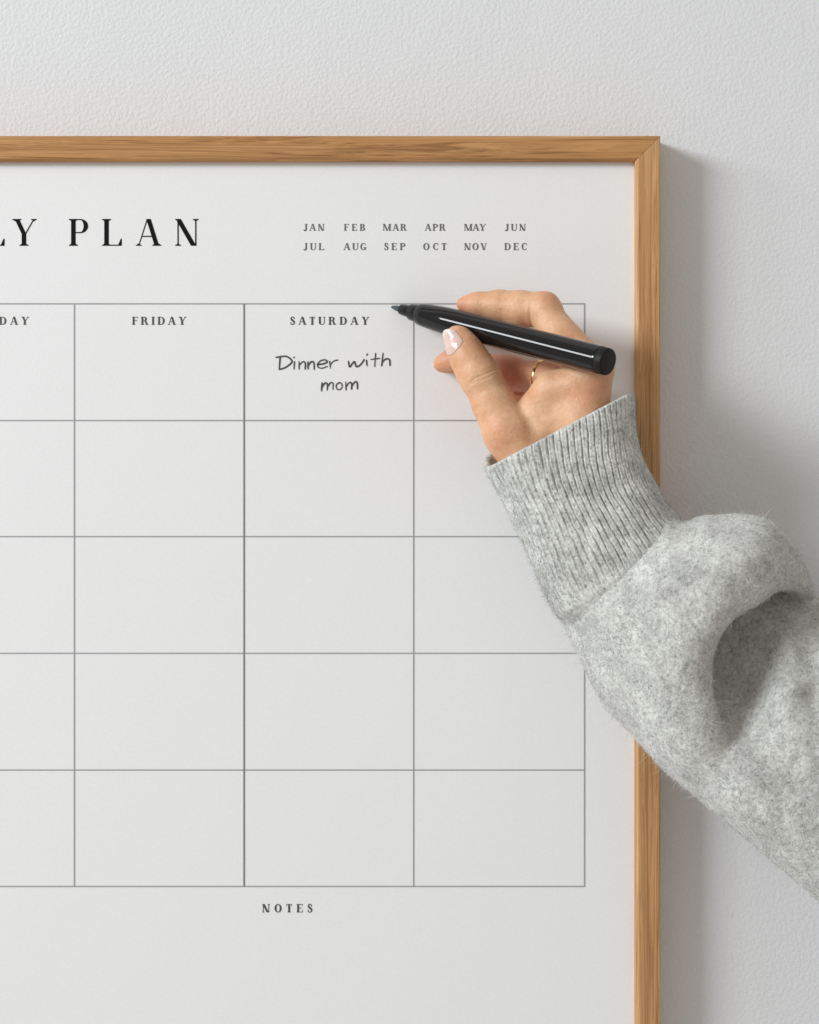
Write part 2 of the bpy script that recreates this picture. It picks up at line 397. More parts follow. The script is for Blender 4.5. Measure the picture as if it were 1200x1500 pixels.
# handwriting: pen strokes as ribbons of even width
HW = [
 [(78, 455), (112, 450), (150, 446), (180, 456), (203, 478), (205, 494), (182, 517), (145, 540), (104, 552)], [(112, 452), (108, 500), (104, 552)],
 [(226, 490), (222, 550)], [(224, 452), (221, 460)],
 [(262, 488), (263, 548)], [(264, 520), (288, 493), (306, 492), (313, 510), (312, 549)],
 [(334, 490), (335, 548)], [(336, 520), (358, 492), (376, 492), (383, 510), (383, 551)],
 [(410, 513), (455, 507), (486, 493), (480, 479), (460, 475), (430, 486), (411, 510), (416, 533), (445, 542), (489, 527)],
 [(506, 486), (513, 541)], [(513, 518), (528, 494), (548, 482), (572, 476)],
 [(657, 486), (667, 531), (690, 503), (706, 491), (720, 528), (745, 521), (768, 497), (783, 472)],
 [(801, 478), (806, 523)], [(809, 428), (803, 440)],
 [(874, 424), (870, 480), (867, 528)], [(836, 472), (905, 463)],
 [(934, 422), (928, 475), (923, 523)], [(927, 497), (948, 473), (972, 467), (987, 480), (989, 521)],
 [(446, 658), (442, 724)], [(445, 694), (466, 664), (484, 662), (489, 680), (487, 716)], [(488, 692), (510, 662), (527, 657), (535, 668), (533, 712)],
 [(588, 656), (566, 668), (559, 692), (572, 713), (594, 709), (607, 688), (602, 665), (586, 656)],
 [(636, 653), (638, 716)], [(639, 692), (658, 662), (676, 656), (683, 670), (682, 710)], [(684, 688), (702, 658), (719, 650), (728, 664), (729, 707)]]
def catmull(pts, n=8):
    p = np.array(pts, float)
    if len(p) == 2: return np.linspace(p[0], p[1], 6)
    p = np.vstack((2 * p[0] - p[1], p, 2 * p[-1] - p[-2])); out = []
    for i in range(1, len(p) - 2):
        for t in np.linspace(0, 1, n, endpoint=False):
            a, b, c, d = p[i - 1:i + 3]
            out.append(0.5 * ((2 * b) + (c - a) * t + (2 * a - 5 * b + 4 * c - d) * t * t + (3 * b - a - 3 * c + d) * t ** 3))
    out.append(p[-2]); return np.array(out)
def write_strokes(strokes, name):
    vs, fs = [], []
    for q, st in enumerate(strokes):
        c = catmull([(390 + x / 5.4545, 440 + y / 5.4545) for x, y in st])
        d = np.gradient(c, axis=0); d /= np.linalg.norm(d, axis=1)[:, None] + 1e-9
        nr = np.stack((-d[:, 1], d[:, 0]), 1)
        c[0] -= d[0] * 0.9; c[-1] += d[-1] * 0.9
        hw = 1.05 + 0.22 * np.sin(np.linspace(0.3, 2.6, len(c)) + q); hw[0] *= 0.6; hw[-1] *= 0.55
        b = len(vs)
        for a, n_, w_ in zip(c, nr, hw):
            vs.append(PP(*(a + n_ * w_), 0.5 + 0.03 * (q % 5))); vs.append(PP(*(a - n_ * w_), 0.5 + 0.03 * (q % 5)))
        for i in range(len(c) - 1): fs.append((b + 2 * i, b + 2 * i + 1, b + 2 * i + 3, b + 2 * i + 2))
    return raw_mesh(name, vs, fs, marker_ink_m, paper, smooth=False)
write_strokes(HW[:11], 'handwritten_word'); write_strokes(HW[11:18], 'handwritten_word'); write_strokes(HW[18:], 'handwritten_word')

# ------------------------------------------------------------------ signed distance modelling
def round_cone(x, y, z, a, b, r1, r2):
    a = np.asarray(a, float); ba = np.asarray(b, float) - a
    l2 = ba @ ba; rr = r1 - r2; a2 = l2 - rr * rr; il2 = 1 / l2
    px, py, pz = x - a[0], y - a[1], z - a[2]
    yy = px * ba[0] + py * ba[1] + pz * ba[2]; zz = yy - l2
    qx, qy, qz = px * l2 - ba[0] * yy, py * l2 - ba[1] * yy, pz * l2 - ba[2] * yy
    x2 = qx * qx + qy * qy + qz * qz
    y2 = yy * yy * l2; z2 = zz * zz * l2
    k = np.sign(rr) * rr * rr * x2
    d3 = (np.sqrt(x2 * a2 * il2) + yy * rr) * il2 - r1
    d1 = np.sqrt(x2 + z2) * il2 - r2
    d2 = np.sqrt(x2 + y2) * il2 - r1
    c1 = np.sign(zz) * a2 * z2 > k
    c2 = np.sign(yy) * a2 * y2 < k
    return np.where(c1, d1, np.where(c2, d2, d3))

def ellipsoid(x, y, z, c, axes, radii):
    p = [(x - c[0]), (y - c[1]), (z - c[2])]
    q = []
    for ax, r in zip(axes, radii): q.append((p[0] * ax[0] + p[1] * ax[1] + p[2] * ax[2]))
    k0 = np.sqrt(sum((a / r) ** 2 for a, r in zip(q, radii))) + 1e-6
    k1 = np.sqrt(sum((a / (r * r)) ** 2 for a, r in zip(q, radii))) + 1e-9
    return k0 * (k0 - 1) / k1

def smin(a, b, k):
    h = np.maximum(k - np.abs(a - b), 0) / k
    return np.minimum(a, b) - h * h * k * 0.25
def smax(a, b, k): return -smin(-a, -b, k)

class Grid:
    def __init__(self, lo, hi, vox):
        self.lo = np.array(lo, float); self.vox = vox
        self.n = np.ceil((np.array(hi) - self.lo) / vox).astype(int) + 1
        self.ax = [(self.lo[i] + vox * np.arange(self.n[i])).astype(np.float32) for i in range(3)]
        self.d = np.full(self.n, 60.0, np.float32)
    def window(self, lo, hi):
        sl = []
        for i in range(3):
            a = max(0, int((lo[i] - self.lo[i]) / self.vox)); b = min(self.n[i], int((hi[i] - self.lo[i]) / self.vox) + 2)
            sl.append(slice(a, max(a, b)))
        sl = tuple(sl)
        return sl, self.ax[0][sl[0]][:, None, None], self.ax[1][sl[1]][None, :, None], self.ax[2][sl[2]][None, None, :]
    def cone(self, a, b, r1, r2, k, target=None):
        t = self.d if target is None else target
        m = 46 + max(r1, r2)
        sl, x, y, z = self.window(np.minimum(a, b) - m, np.maximum(a, b) + m)
        t[sl] = smin(t[sl], round_cone(x, y, z, a, b, r1, r2).astype(np.float32), k)
    def chain(self, nodes, k, target=None):
        for (a, ra), (b, rb) in zip(nodes[:-1], nodes[1:]): self.cone(a, b, ra, rb, k, target)
    def sample(self, p):
        """trilinear value at points (n,3)"""
        q = (np.asarray(p, float) - self.lo) / self.vox
        q = np.clip(q, 0, self.n - 1.001); i = q.astype(int); f = q - i; out = 0
        for dx in (0, 1):
            for dy in (0, 1):
                for dz in (0, 1):
                    w = (f[:, 0] if dx else 1 - f[:, 0]) * (f[:, 1] if dy else 1 - f[:, 1]) * (f[:, 2] if dz else 1 - f[:, 2])
                    out = out + w * self.d[i[:, 0] + dx, i[:, 1] + dy, i[:, 2] + dz]
        return out
    def grad(self, p, e=1.5):
        g = np.stack([self.sample(p + np.eye(3)[i] * e) - self.sample(p - np.eye(3)[i] * e) for i in range(3)], 1)
        return g / (np.linalg.norm(g, axis=1)[:, None] + 1e-9)
    def mesh(self):
        """naive surface nets"""
        d = self.d; s = d < 0
        nx, ny, nz = d.shape
        cnt = np.zeros((nx - 1, ny - 1, nz - 1), np.int8)
        for dx in (0, 1):
            for dy in (0, 1):
                for dz in (0, 1): cnt += s[dx:nx - 1 + dx, dy:ny - 1 + dy, dz:nz - 1 + dz]
        cell = np.argwhere((cnt > 0) & (cnt < 8)); ci, cj, ck = cell.T
        acc = np.zeros((len(cell), 3)); num = np.zeros(len(cell))
        cor = [(a, b, c) for a in (0, 1) for b in (0, 1) for c in (0, 1)]
        val = {o: d[ci + o[0], cj + o[1], ck + o[2]] for o in cor}
        for o in cor:
            for axis in range(3):
                if o[axis]: continue
                o2 = list(o); o2[axis] = 1; o2 = tuple(o2)
                a, b = val[o], val[o2]; hit = (a < 0) != (b < 0)
                t = np.where(hit, a / np.where(hit, a - b, 1), 0)
                p = np.tile(np.array(o, float), (len(cell), 1)); p[:, axis] += t
                acc += p * hit[:, None]; num += hit
        v = self.lo + (cell + acc / num[:, None]) * self.vox
        idx = np.full(cnt.shape, -1, np.int32); idx[ci, cj, ck] = np.arange(len(cell))
        faces = []
        for axis in range(3):
            u, w = (axis + 1) % 3, (axis + 2) % 3
            lo = [slice(None)] * 3; hi = [slice(None)] * 3; lo[axis] = slice(0, -1); hi[axis] = slice(1, None)
            cross = s[tuple(lo)] != s[tuple(hi)]
            e = np.argwhere(cross)
            e = e[(e[:, u] > 0) & (e[:, w] > 0) & (e[:, u] < d.shape[u] - 1) & (e[:, w] < d.shape[w] - 1)]
            inside = s[tuple(e.T)]
            q = []
            for du, dw in ((-1, -1), (0, -1), (0, 0), (-1, 0)):
                c = e.copy(); c[:, u] += du; c[:, w] += dw; q.append(idx[tuple(c.T)])
            q = np.stack(q, 1)
            q = np.where(inside[:, None], q, q[:, ::-1]); faces.append(q)
        f = np.vstack(faces); f = f[(f >= 0).all(1)]
        return v, f

# ------------------------------------------------------------------ the marker pen
PT, PE = W(573.5, 449.5, PD + 1.0), W(891.5, 530.5, PD + 247)
pen_axis = (PE - PT); PL = np.linalg.norm(pen_axis); pen_axis /= PL
PR = 19.2
pen = thing('marker_pen', 'slim black felt tip marker held in the hand, nib touching planner grid', 'pen', PT)
def frame_of(a):
    t = np.array((0, 0, 1.0)) if abs(a[2]) < 0.9 else np.array((0, 1.0, 0))
    u = np.cross(a, t); u /= np.linalg.norm(u); return u, np.cross(a, u)
def lathe(name, prof, mat, parent, org, axis, n=64):
    u, w = frame_of(axis); vs, fs = [], []
    for l, r in prof:
        for i in range(n):
            a = 2 * math.pi * i / n; vs.append(org + axis * l + (u * math.cos(a) + w * math.sin(a)) * r)
    for k in range(len(prof) - 1):
        for i in range(n):
            j = (i + 1) % n; fs.append((k * n + i, k * n + j, (k + 1) * n + j, (k + 1) * n + i))
    b = len(vs); vs.append(org + axis * prof[0][0]); vs.append(org + axis * prof[-1][0])
    for i in range(n):
        j = (i + 1) % n; fs.append((b, j, i)); m = (len(prof) - 1) * n; fs.append((b + 1, m + i, m + j))
    o = raw_mesh(name, np.array(vs), fs, mat, parent)
    me = o.data
    import bmesh
    bm = bmesh.new(); bm.from_mesh(me); bmesh.ops.recalc_face_normals(bm, faces=bm.faces)
    for e in bm.edges:
        if len(e.link_faces) == 2 and e.calc_face_angle() > 0.6: e.smooth = False
    bm.to_mesh(me); bm.free()
    return o
lathe('nib', [(0, 0.9), (1.2, 1.7), (9, 3.6), (22, 5.2), (24, 5.2)], nib_m, pen, PT, pen_axis)
lathe('nib_collar', [(18, 5.6), (19, 7.4), (20.5, 7.9), (38, 9.2), (40, 9.2)], collar_m, pen, PT, pen_axis)
lathe('grip_section', [(37.5, 9.3), (38.5, 11.6), (40, 12.2), (54, 13.0), (58, 13.0)], collar_m, pen, PT, pen_axis)
lathe('barrel', [(55, 13.1), (55.6, 15.2), (57, 16.0)] + [(57 + 63 * q, 16.0 + (PR + 0.5 - 16.0) * math.sin(q * math.pi / 2)) for q in (0.15, 0.3, 0.45, 0.6, 0.75, 0.9, 1.0)] + [(122, PR + 0.5), (126, PR + 0.5), (PL - 19, PR + 0.5), (PL - 16, PR + 0.5), (PL - 15, PR + 0.5), (PL - 13.2, PR + 0.2), (PL - 12.6, PR - 0.8)], pen_m, pen, PT, pen_axis, 96)
lathe('end_plug', [(PL - 13.5, PR - 0.6), (PL - 12.2, PR - 0.1), (PL - 3, PR - 0.2), (PL - 1.2, PR - 0.8), (PL - 0.3, PR - 2.2), (PL, PR - 3.6)], plug_m, pen, PT, pen_axis)

# ------------------------------------------------------------------ the arm: hand and forearm in one skin
def N(px, py, d, r): return (W(px, py, d), r * (1 - d / D))
thumb = [N(671, 496, 167, 19.5), N(680, 512, 170, 22.5), N(690, 530, 173, 25), N(703, 551, 177, 28), N(724, 592, 178, 29.5), N(744, 632, 184, 35), N(785, 690, 186, 42)]
index = [N(682, 446, 110, 12.5), N(702, 447, 115, 16.5), N(732, 447.5, 124, 20), N(764, 453, 136, 24.5), N(797, 453, 151, 23), N(824, 500, 180, 28), N(868, 540, 212, 31)]
middle = [N(646, 533.5, 72, 11.0), N(660, 529.5, 76, 14), N(696, 532, 86, 18), N(745, 547, 106, 23.5), N(800, 556, 138, 24), N(858, 566, 172, 29)]
ring_f = [N(694, 572, 68, 12.5), N(716, 574, 71, 15), N(752, 578, 80, 20), N(800, 584, 104, 22), N(850, 592, 130, 27)]
pinky = [N(718, 600, 64, 11.5), N(738, 602, 66, 13.5), N(772, 605, 70, 17), N(806, 608, 80, 18.5), N(842, 616, 94, 23)]
G = Grid((W(600, 400, 60)[0], W(600, 400, 60)[1], 46), (W(1000, 0, 200)[0], W(0, 845, 200)[1], 290), 1.3)
# palm: metacarpals, heel, web between thumb and index
wrist = [N(846, 702, 212, 36), N(838, 704, 186, 38), N(832, 706, 160, 36), N(826, 706, 136, 32)]
for fgr, wr_ in zip((index, middle, ring_f, pinky), wrist):
    G.cone(fgr[-1][0], wr_[0], fgr[-1][1], wr_[1], 20)
G.chain([N(786, 595, 186, 25), N(808, 570, 199, 22), N(842, 562, 212, 25)], 20)
G.chain([N(800, 625, 184, 34), N(840, 610, 200, 32)], 20)
G.chain([N(785, 690, 184, 42), N(840, 700, 188, 44)], 22)
for a, b in zip(wrist, wrist[1:]): G.cone(a[0], b[0], a[1], b[1], 18)
G.chain([N(838, 704, 175, 52), N(890, 810, 196, 56), N(930, 880, 212, 60)], 26)
for chain_, kk in ((middle, 7), (ring_f, 5), (pinky, 5), (index, 7), (thumb, 10)):
    t = np.full(G.n, 60.0, np.float32); G.chain(chain_, 14, t)
    G.d = smin(G.d, t, kk)
# knuckle swellings, finger pads
sl, x, y, z = G.window(G.lo, G.ax and np.array([a[-1] for a in G.ax]))
def dent(c, axis, amp, width, reach, toward=None):
    """a fine skin crease: shallow groove across the finger"""
    c = np.asarray(c, float); axis = np.asarray(axis, float); axis = axis / np.linalg.norm(axis)
    s_, x, y, z = G.window(c - reach * 1.6, c + reach * 1.6)
    q = (x - c[0]) * axis[0] + (y - c[1]) * axis[1] + (z - c[2]) * axis[2]
    r2 = (x - c[0]) ** 2 + (y - c[1]) ** 2 + (z - c[2]) ** 2
    wob = 0.8 * np.sin(0.21 * x + 0.17 * z + 0.13 * y)
    G.d[s_] += (amp * np.exp(-((q + wob) / width) ** 2) * np.exp(-(r2 / reach ** 2) ** 2)).astype(np.float32)
tax = thumb[2][0] - thumb[4][0]
dent(W(712, 548, 196), tax, 1.5, 1.7, 26)
dent(W(707, 556, 197), tax + np.array((4, -3, 0)), 1.0, 1.6, 22)
dent(W(716, 541, 194), tax, 0.8, 1.5, 20)
dent(W(777, 466, 165), index[4][0] - index[2][0], 1.6, 2.0, 20)
dent(W(737, 462, 142), index[1][0] - index[3][0], 0.6, 1.6, 12)
lump = Field(5, 34); soft = Field(8, 11)
G.d += (0.25 * lump(x, y, z) + 0.06 * soft(x, y, z)).astype(np.float32)

# fit check of the pen against the hand
def near_pen(ch):
    tt = np.linspace(60, PL, 60); p = PT + pen_axis * tt[:, None]
    q = np.min([round_cone(p[:, 0], p[:, 1], p[:, 2], a[0], b[0], a[1], b[1]) for a, b in zip(ch, ch[1:])], axis=0) - PR
    return round(float(q.min()), 1), int(tt[q.argmin()])
print('PEN', [near_pen(c) for c in (thumb, index, middle)])
tt = np.linspace(60, PL, 40); pp = PT + pen_axis * tt[:, None]
print('PEN CLEARANCE', [(int(a), round(float(b), 1)) for a, b in zip(tt, G.sample(pp) - PR)])

hv, hf = G.mesh()
# the forearm goes on inside the sleeve, so close the skin where the grid ends
person = thing('person', 'person in a fluffy grey wool sweater sleeve writing with a black marker', 'person', W(1240, 1500, 300))
hand = raw_mesh('hand', hv, hf, skin_m, person)
fl = hand.data.attributes.new('flush_shade', 'FLOAT', 'POINT')
flush_shade = np.zeros(len(hv))
for c, r, a in ((index[0][0], 26, 0.55), (middle[0][0], 24, 0.6), (thumb[0][0], 26, 0.30), (index[4][0] + (8, -14, 0), 24, 0.40), (ring_f[0][0], 40, 0.5), (middle[3][0], 60, 0.8), (ring_f[2][0], 60, 0.8), (W(862, 575, 235), 30, 0.35), (thumb[5][0] + (-10, 0, 20), 26, 0.22)):  # redness at tips and knuckles; shade painted on the middle and ring fingers
    flush_shade = np.maximum(flush_shade, a * np.exp(-((hv - c) ** 2).sum(1) / r ** 2))
fl.data.foreach_set('value', flush_shade.astype(np.float32))

def nail(tip, back, normal, length, width, start, lift=1.1):
    """curved plate laid on the finger; v runs from cuticle (0) to free edge (1)"""
    tip = np.asarray(tip); ax = tip - np.asarray(back); ax /= np.linalg.norm(ax)
    nm = np.asarray(normal, float); nm -= ax * (nm @ ax); nm /= np.linalg.norm(nm); sd = np.cross(ax, nm)
    NU, NV = 17, 19; pts = []; al = []
    for i in range(NV):
        v_ = i / (NV - 1)
        for j in range(NU):
            u_ = 2 * j / (NU - 1) - 1
            # round cuticle, gently rounded free edge
            vv = v_ * (1 - 0.24 * u_ * u_) + (1 - v_) * 0.22 * u_ * u_
            hw = width * (0.86 + 0.14 * math.sin(math.pi * min(1, vv * 0.9 + 0.1)))
            ang = u_ * hw / 21.0
            pts.append((vv, ang, u_)); al.append(vv)
    base = tip + ax * start
    org = np.array([base + ax * (p[0] * length) for p in pts])
    dirs = np.array([nm * math.cos(p[1]) + sd * math.sin(p[1]) for p in pts])
    lo, hi = np.zeros(len(pts)), np.full(len(pts), 46.0)
    for _ in range(22):
        mid = (lo + hi) / 2; ins = G.sample(org + dirs * mid[:, None]) < 0
        lo = np.where(ins, mid, lo); hi = np.where(ins, hi, mid)
    R_ = lo.reshape(NV, NU)
    # keep the plate straight along its length: no dive over the fingertip
    for i in range(1, NV):
        if i > NV * 0.55: R_[i] = np.maximum(R_[i], R_[i - 1] - 0.35)
    R_ = R_.reshape(-1)
    edge = np.array([max(abs(p[2]) ** 4, (1 - i // NU / (NV - 1)) ** 6) for i, p in enumerate(pts)])
    top = org + dirs * (R_ + lift * (1 - 0.8 * edge))[:, None]
    bot = org + dirs * (R_ - 1.2)[:, None]
    vs = np.vstack((top, bot)); n0 = NU * NV; fs = []
    for i in range(NV - 1):
        for j in range(NU - 1):
            a = i * NU + j; fs.append((a, a + 1, a + NU + 1, a + NU)); fs.append((n0 + a, n0 + a + NU, n0 + a + NU + 1, n0 + a + 1))
    rim = [j for j in range(NU)] + [i * NU + NU - 1 for i in range(1, NV)] + [(NV - 1) * NU + j for j in range(NU - 2, -1, -1)] + [i * NU for i in range(NV - 2, 0, -1)]
    for a, b in zip(rim, rim[1:] + rim[:1]): fs.append((b, a, n0 + a, n0 + b))
    o = raw_mesh('fingernail', vs, fs, nail_m, hand)
    import bmesh
    bm = bmesh.new(); bm.from_mesh(o.data); bmesh.ops.recalc_face_normals(bm, faces=bm.faces); bm.to_mesh(o.data); bm.free()
    at_ = o.data.attributes.new('along', 'FLOAT', 'POINT'); at_.data.foreach_set('value', np.array(al + al, np.float32))
    return o
nail(thumb[0][0], thumb[2][0], (-0.62, 0.2, 0.8), 37, 17.5, -20)
nail(index[0][0], index[2][0], (-0.1, -0.75, -0.6), 27, 13, -15)
nail(middle[0][0], middle[2][0], (-0.5, 0.1, -0.75), 28, 12, -13)
nail(ring_f[0][0], ring_f[2][0], (-0.1, 0.4, -0.9), 24, 12, -13)
nail(pinky[0][0], pinky[2][0], (-0.1, 0.4, -0.9), 20, 10, -11)

# thin gold ring on the middle finger
rc = W(793, 554, 133); ra = middle[3][0] - middle[4][0]; ra /= np.linalg.norm(ra)
def torus(name, c, axis, R, r, mat, parent, n=56, m=14, flat=1.7):
    u, w = frame_of(axis); vs, fs = [], []
    for i in range(n):
        a = 2 * math.pi * i / n; rad = u * math.cos(a) + w * math.sin(a)
        for j in range(m):
            b = 2 * math.pi * j / m; vs.append(c + rad * (R + r * math.cos(b)) + axis * r * flat * math.sin(b))
    for i in range(n):
        for j in range(m): fs.append((i * m + j, ((i + 1) % n) * m + j, ((i + 1) % n) * m + (j + 1) % m, i * m + (j + 1) % m))
    o = raw_mesh(name, np.array(vs), fs, mat, parent)
    import bmesh
    bm = bmesh.new(); bm.from_mesh(o.data); bmesh.ops.recalc_face_normals(bm, faces=bm.faces); bm.to_mesh(o.data); bm.free()
    return o
torus('finger_ring', rc, ra, 25.7, 1.7, gold_m, person)

# ------------------------------------------------------------------ the sleeve
SG = Grid((W(770, 0, 300)[0], W(0, 735, 300)[1], 66), (W(1690, 0, 300)[0], W(0, 1740, 300)[1], 570), 3.0)
def unit(v): v = np.array(v, float); return v / np.linalg.norm(v)
def flat(pts, d=240): return np.array([W(p[0], p[1], d)[:2] for p in pts])
def closed_curve(pts, n=6):
    p = np.array(pts, float); m = len(p); out = []
    for i in range(m):
        a_, b_, c_, d_ = p[i - 1], p[i], p[(i + 1) % m], p[(i + 2) % m]
        for t in np.linspace(0, 1, n, endpoint=False):
            out.append(0.5 * ((2 * b_) + (c_ - a_) * t + (2 * a_ - 5 * b_ + 4 * c_ - d_) * t * t + (3 * b_ - a_ - 3 * c_ + d_) * t ** 3))
    return np.array(out)
gx, gy = SG.ax[0].astype(float), SG.ax[1].astype(float)
GXX, GYY = np.meshgrid(gx, gy, indexing='ij')
def seg_dist(poly, close=True):
    best = np.full(GXX.shape, 1e9)
    q = np.vstack((poly, poly[:1])) if close else poly
    for a_, b_ in zip(q[:-1], q[1:]):
        ab = b_ - a_; t = np.clip(((GXX - a_[0]) * ab[0] + (GYY - a_[1]) * ab[1]) / (ab @ ab + 1e-9), 0, 1)
        best = np.minimum(best, (GXX - a_[0] - ab[0] * t) ** 2 + (GYY - a_[1] - ab[1] * t) ** 2)
    return np.sqrt(best)
def inside_dist(poly):
    e = seg_dist(poly); ins = np.zeros(GXX.shape, bool); q = np.vstack((poly, poly[:1]))
    for a_, b_ in zip(q[:-1], q[1:]):
        c_ = (a_[1] > GYY) != (b_[1] > GYY)
        xx = a_[0] + (GYY - a_[1]) / (b_[1] - a_[1] + 1e-12) * (b_[0] - a_[0])
        ins ^= c_ & (GXX < xx)
    return np.where(ins, e, -e)
def sheet(ctrl):
    """thin plate surface through (px, py, depth) points"""
    c = np.array(ctrl, float); P_ = flat(c[:, :2], 300) / 100; n = len(c)
    phi = lambda r2: 0.5 * r2 * np.log(r2 + 1e-9)
    K = phi(((P_[:, None] - P_[None]) ** 2).sum(-1)) + np.eye(n) * 0.05
    M = np.block([[K, np.ones((n, 1)), P_], [np.ones((1, n)), np.zeros((1, 3))], [P_.T, np.zeros((2, 3))]])
    w = np.linalg.solve(M, np.concatenate((c[:, 2], np.zeros(3))))
    out = w[n] + w[n + 1] * GXX / 100 + w[n + 2] * GYY / 100
    for i in range(n): out = out + w[i] * phi((GXX / 100 - P_[i, 0]) ** 2 + (GYY / 100 - P_[i, 1]) ** 2)
    return out
CREASE = [(1191, 874), (1165, 868), (1135, 864), (1100, 882), (1062, 908), (1041, 945), (1034, 985), (1041, 1030)]
TOP = [(808, 882), (854, 838), (918, 783), (972, 745), (1000, 762), (1030, 757), (1065, 755), (1100, 756), (1131, 764), (1157, 788), (1176, 820), (1188, 852)]
LOWER = [(1075, 1090), (1180, 1175), (1420, 1350), (1760, 1600), (1760, 1790), (1500, 1570), (1300, 1402), (1200, 1318), (1120, 1253), (1050, 1193), (985, 1143), (940, 1095), (900, 1047), (868, 1003), (847, 962), (832, 928)]
# upper layer of cloth: from the cuff over the puffed roll and along the lower edge of the arm
eA = inside_dist(closed_curve(flat(TOP + CREASE + LOWER)))
FA = sheet([(840, 885, 290), (905, 822, 306), (960, 785, 305), (900, 940, 312), (950, 890, 333), (1000, 840, 346), (1050, 815, 352), (1100, 805, 346), (1150, 815, 318), (1175, 845, 300), (1010, 910, 356), (985, 985, 352), (940, 1020, 325), (1000, 1070, 345), (1080, 1140, 358), (1200, 1235, 385), (1340, 1370, 410), (1600, 1610, 440)])
dc = seg_dist(flat(CREASE[1:]), False)
RA = np.clip(44 + (dc - 25) * 0.6, 44, 94)
# lower layer: drawn in under the roll, rising to a ridge towards the elbow
BOUT = [(960, 930), (1010, 868), (1080, 830), (1150, 845), (1192, 868), (1230, 890), (1300, 905), (1440, 965), (1760, 1150), (1760, 1780), (1500, 1562), (1300, 1396), (1200, 1311), (1120, 1246), (1020, 1150), (970, 1060)]
eB = inside_dist(closed_curve(flat(BOUT)))
FB = sheet([(1000, 900, 205), (1062, 925, 206), (1100, 900, 208), (1135, 882, 216), (1190, 892, 240), (1040, 990, 222), (1085, 965, 222), (1120, 930, 232), (1075, 1030, 252), (1118, 1000, 268), (1154, 948, 300), (1150, 1010, 328), (1110, 1075, 330), (1130, 1110, 354), (1188, 955, 262), (1192, 1020, 306), (1190, 1100, 358), (1240, 960, 318), (1260, 1060, 352), (1060, 1100, 336), (1150, 1180, 372), (1250, 1180, 388), (1350, 1200, 420), (1220, 1255, 384), (1330, 1350, 412), (1500, 1250, 440), (1600, 1450, 460), (1000, 1060, 290)])
RB = np.full(GXX.shape, 70.0)
def layer(e, F, R, thick):
    q = 1 - np.clip(e / R, 0, 1); drop = R * (1 - np.sqrt(np.maximum(0, 1 - q * q)))
    fr = (F - drop)[:, :, None].astype(np.float32); bk = (F - thick + drop * (thick * 0.5 / R))[:, :, None].astype(np.float32)
    zz = SG.ax[2][None, None, :]
    return np.clip(np.maximum(smax(zz - fr, bk - zz, 6), -e[:, :, None].astype(np.float32)), -60, 60)
SG.d = smin(layer(eA, FA, RA, 196), layer(eB, FB, RB, 170), 9).astype(np.float32)
sl, x, y, z = SG.window(SG.lo, np.array([a[-1] for a in SG.ax]))
# hollow of the sleeve mouth around the cuff
lump = Field(21, 120); lump2 = Field(22, 46); lump3 = Field(23, 17)
SG.d += (2.2 * lump(x, y, z) + 0.8 * lump2(x, y, z) + 0.3 * lump3(x, y, z)).astype(np.float32)
sv, sf = SG.mesh()
sleeve = raw_mesh('sleeve', sv, sf, sleeve_m, person)

# ribbed cuff
ST = [(0.00, (710, 684), (926, 570)), (0.25, (738, 735), (929, 632)), (0.5, (765, 790), (944, 684)), (0.72, (788, 842), (968, 727)), (0.92, (811, 892), (996, 766)), (1.15, (845, 948), (1022, 815))]
def cuff_ring(t):
    ts = [s[0] for s in ST]
    f = lambda k, i: np.interp(t, ts, [s[k][i] for s in ST])
    # smooth the station polyline a little
    g = lambda k, i: np.mean([np.interp(np.clip(t + o_, 0, 1.15), ts, [s[k][i] for s in ST]) for o_ in (-0.06, -0.03, 0, 0.03, 0.06)])
    dc = 172 + 36 * t
    L, R = W(g(1, 0), g(1, 1), dc), W(g(2, 0), g(2, 1), dc)
    return (L + R) / 2, (R - L) / 2, 90 - 4 * t
RIBS = 72; NA = RIBS * 12; NT = 120
ang = np.linspace(0, 2 * math.pi, NA, endpoint=False)
wob = Field(31, 60); stitch = Field(33, 7)
rows = []
ax_dir = unit(cuff_ring(0.9)[0] - cuff_ring(0.1)[0])
prof = [(0.13, -9.0), (0.06, -8.5), (0.02, -7.6), (0.003, -5.6), (-0.006, -3.2), (-0.004, -1.2), (0.006, -0.2)] + [(0.014 + 1.13 * i / NT, -95.0 * max(0, 0.014 + 1.13 * i / NT - 0.96)) for i in range(NT)]
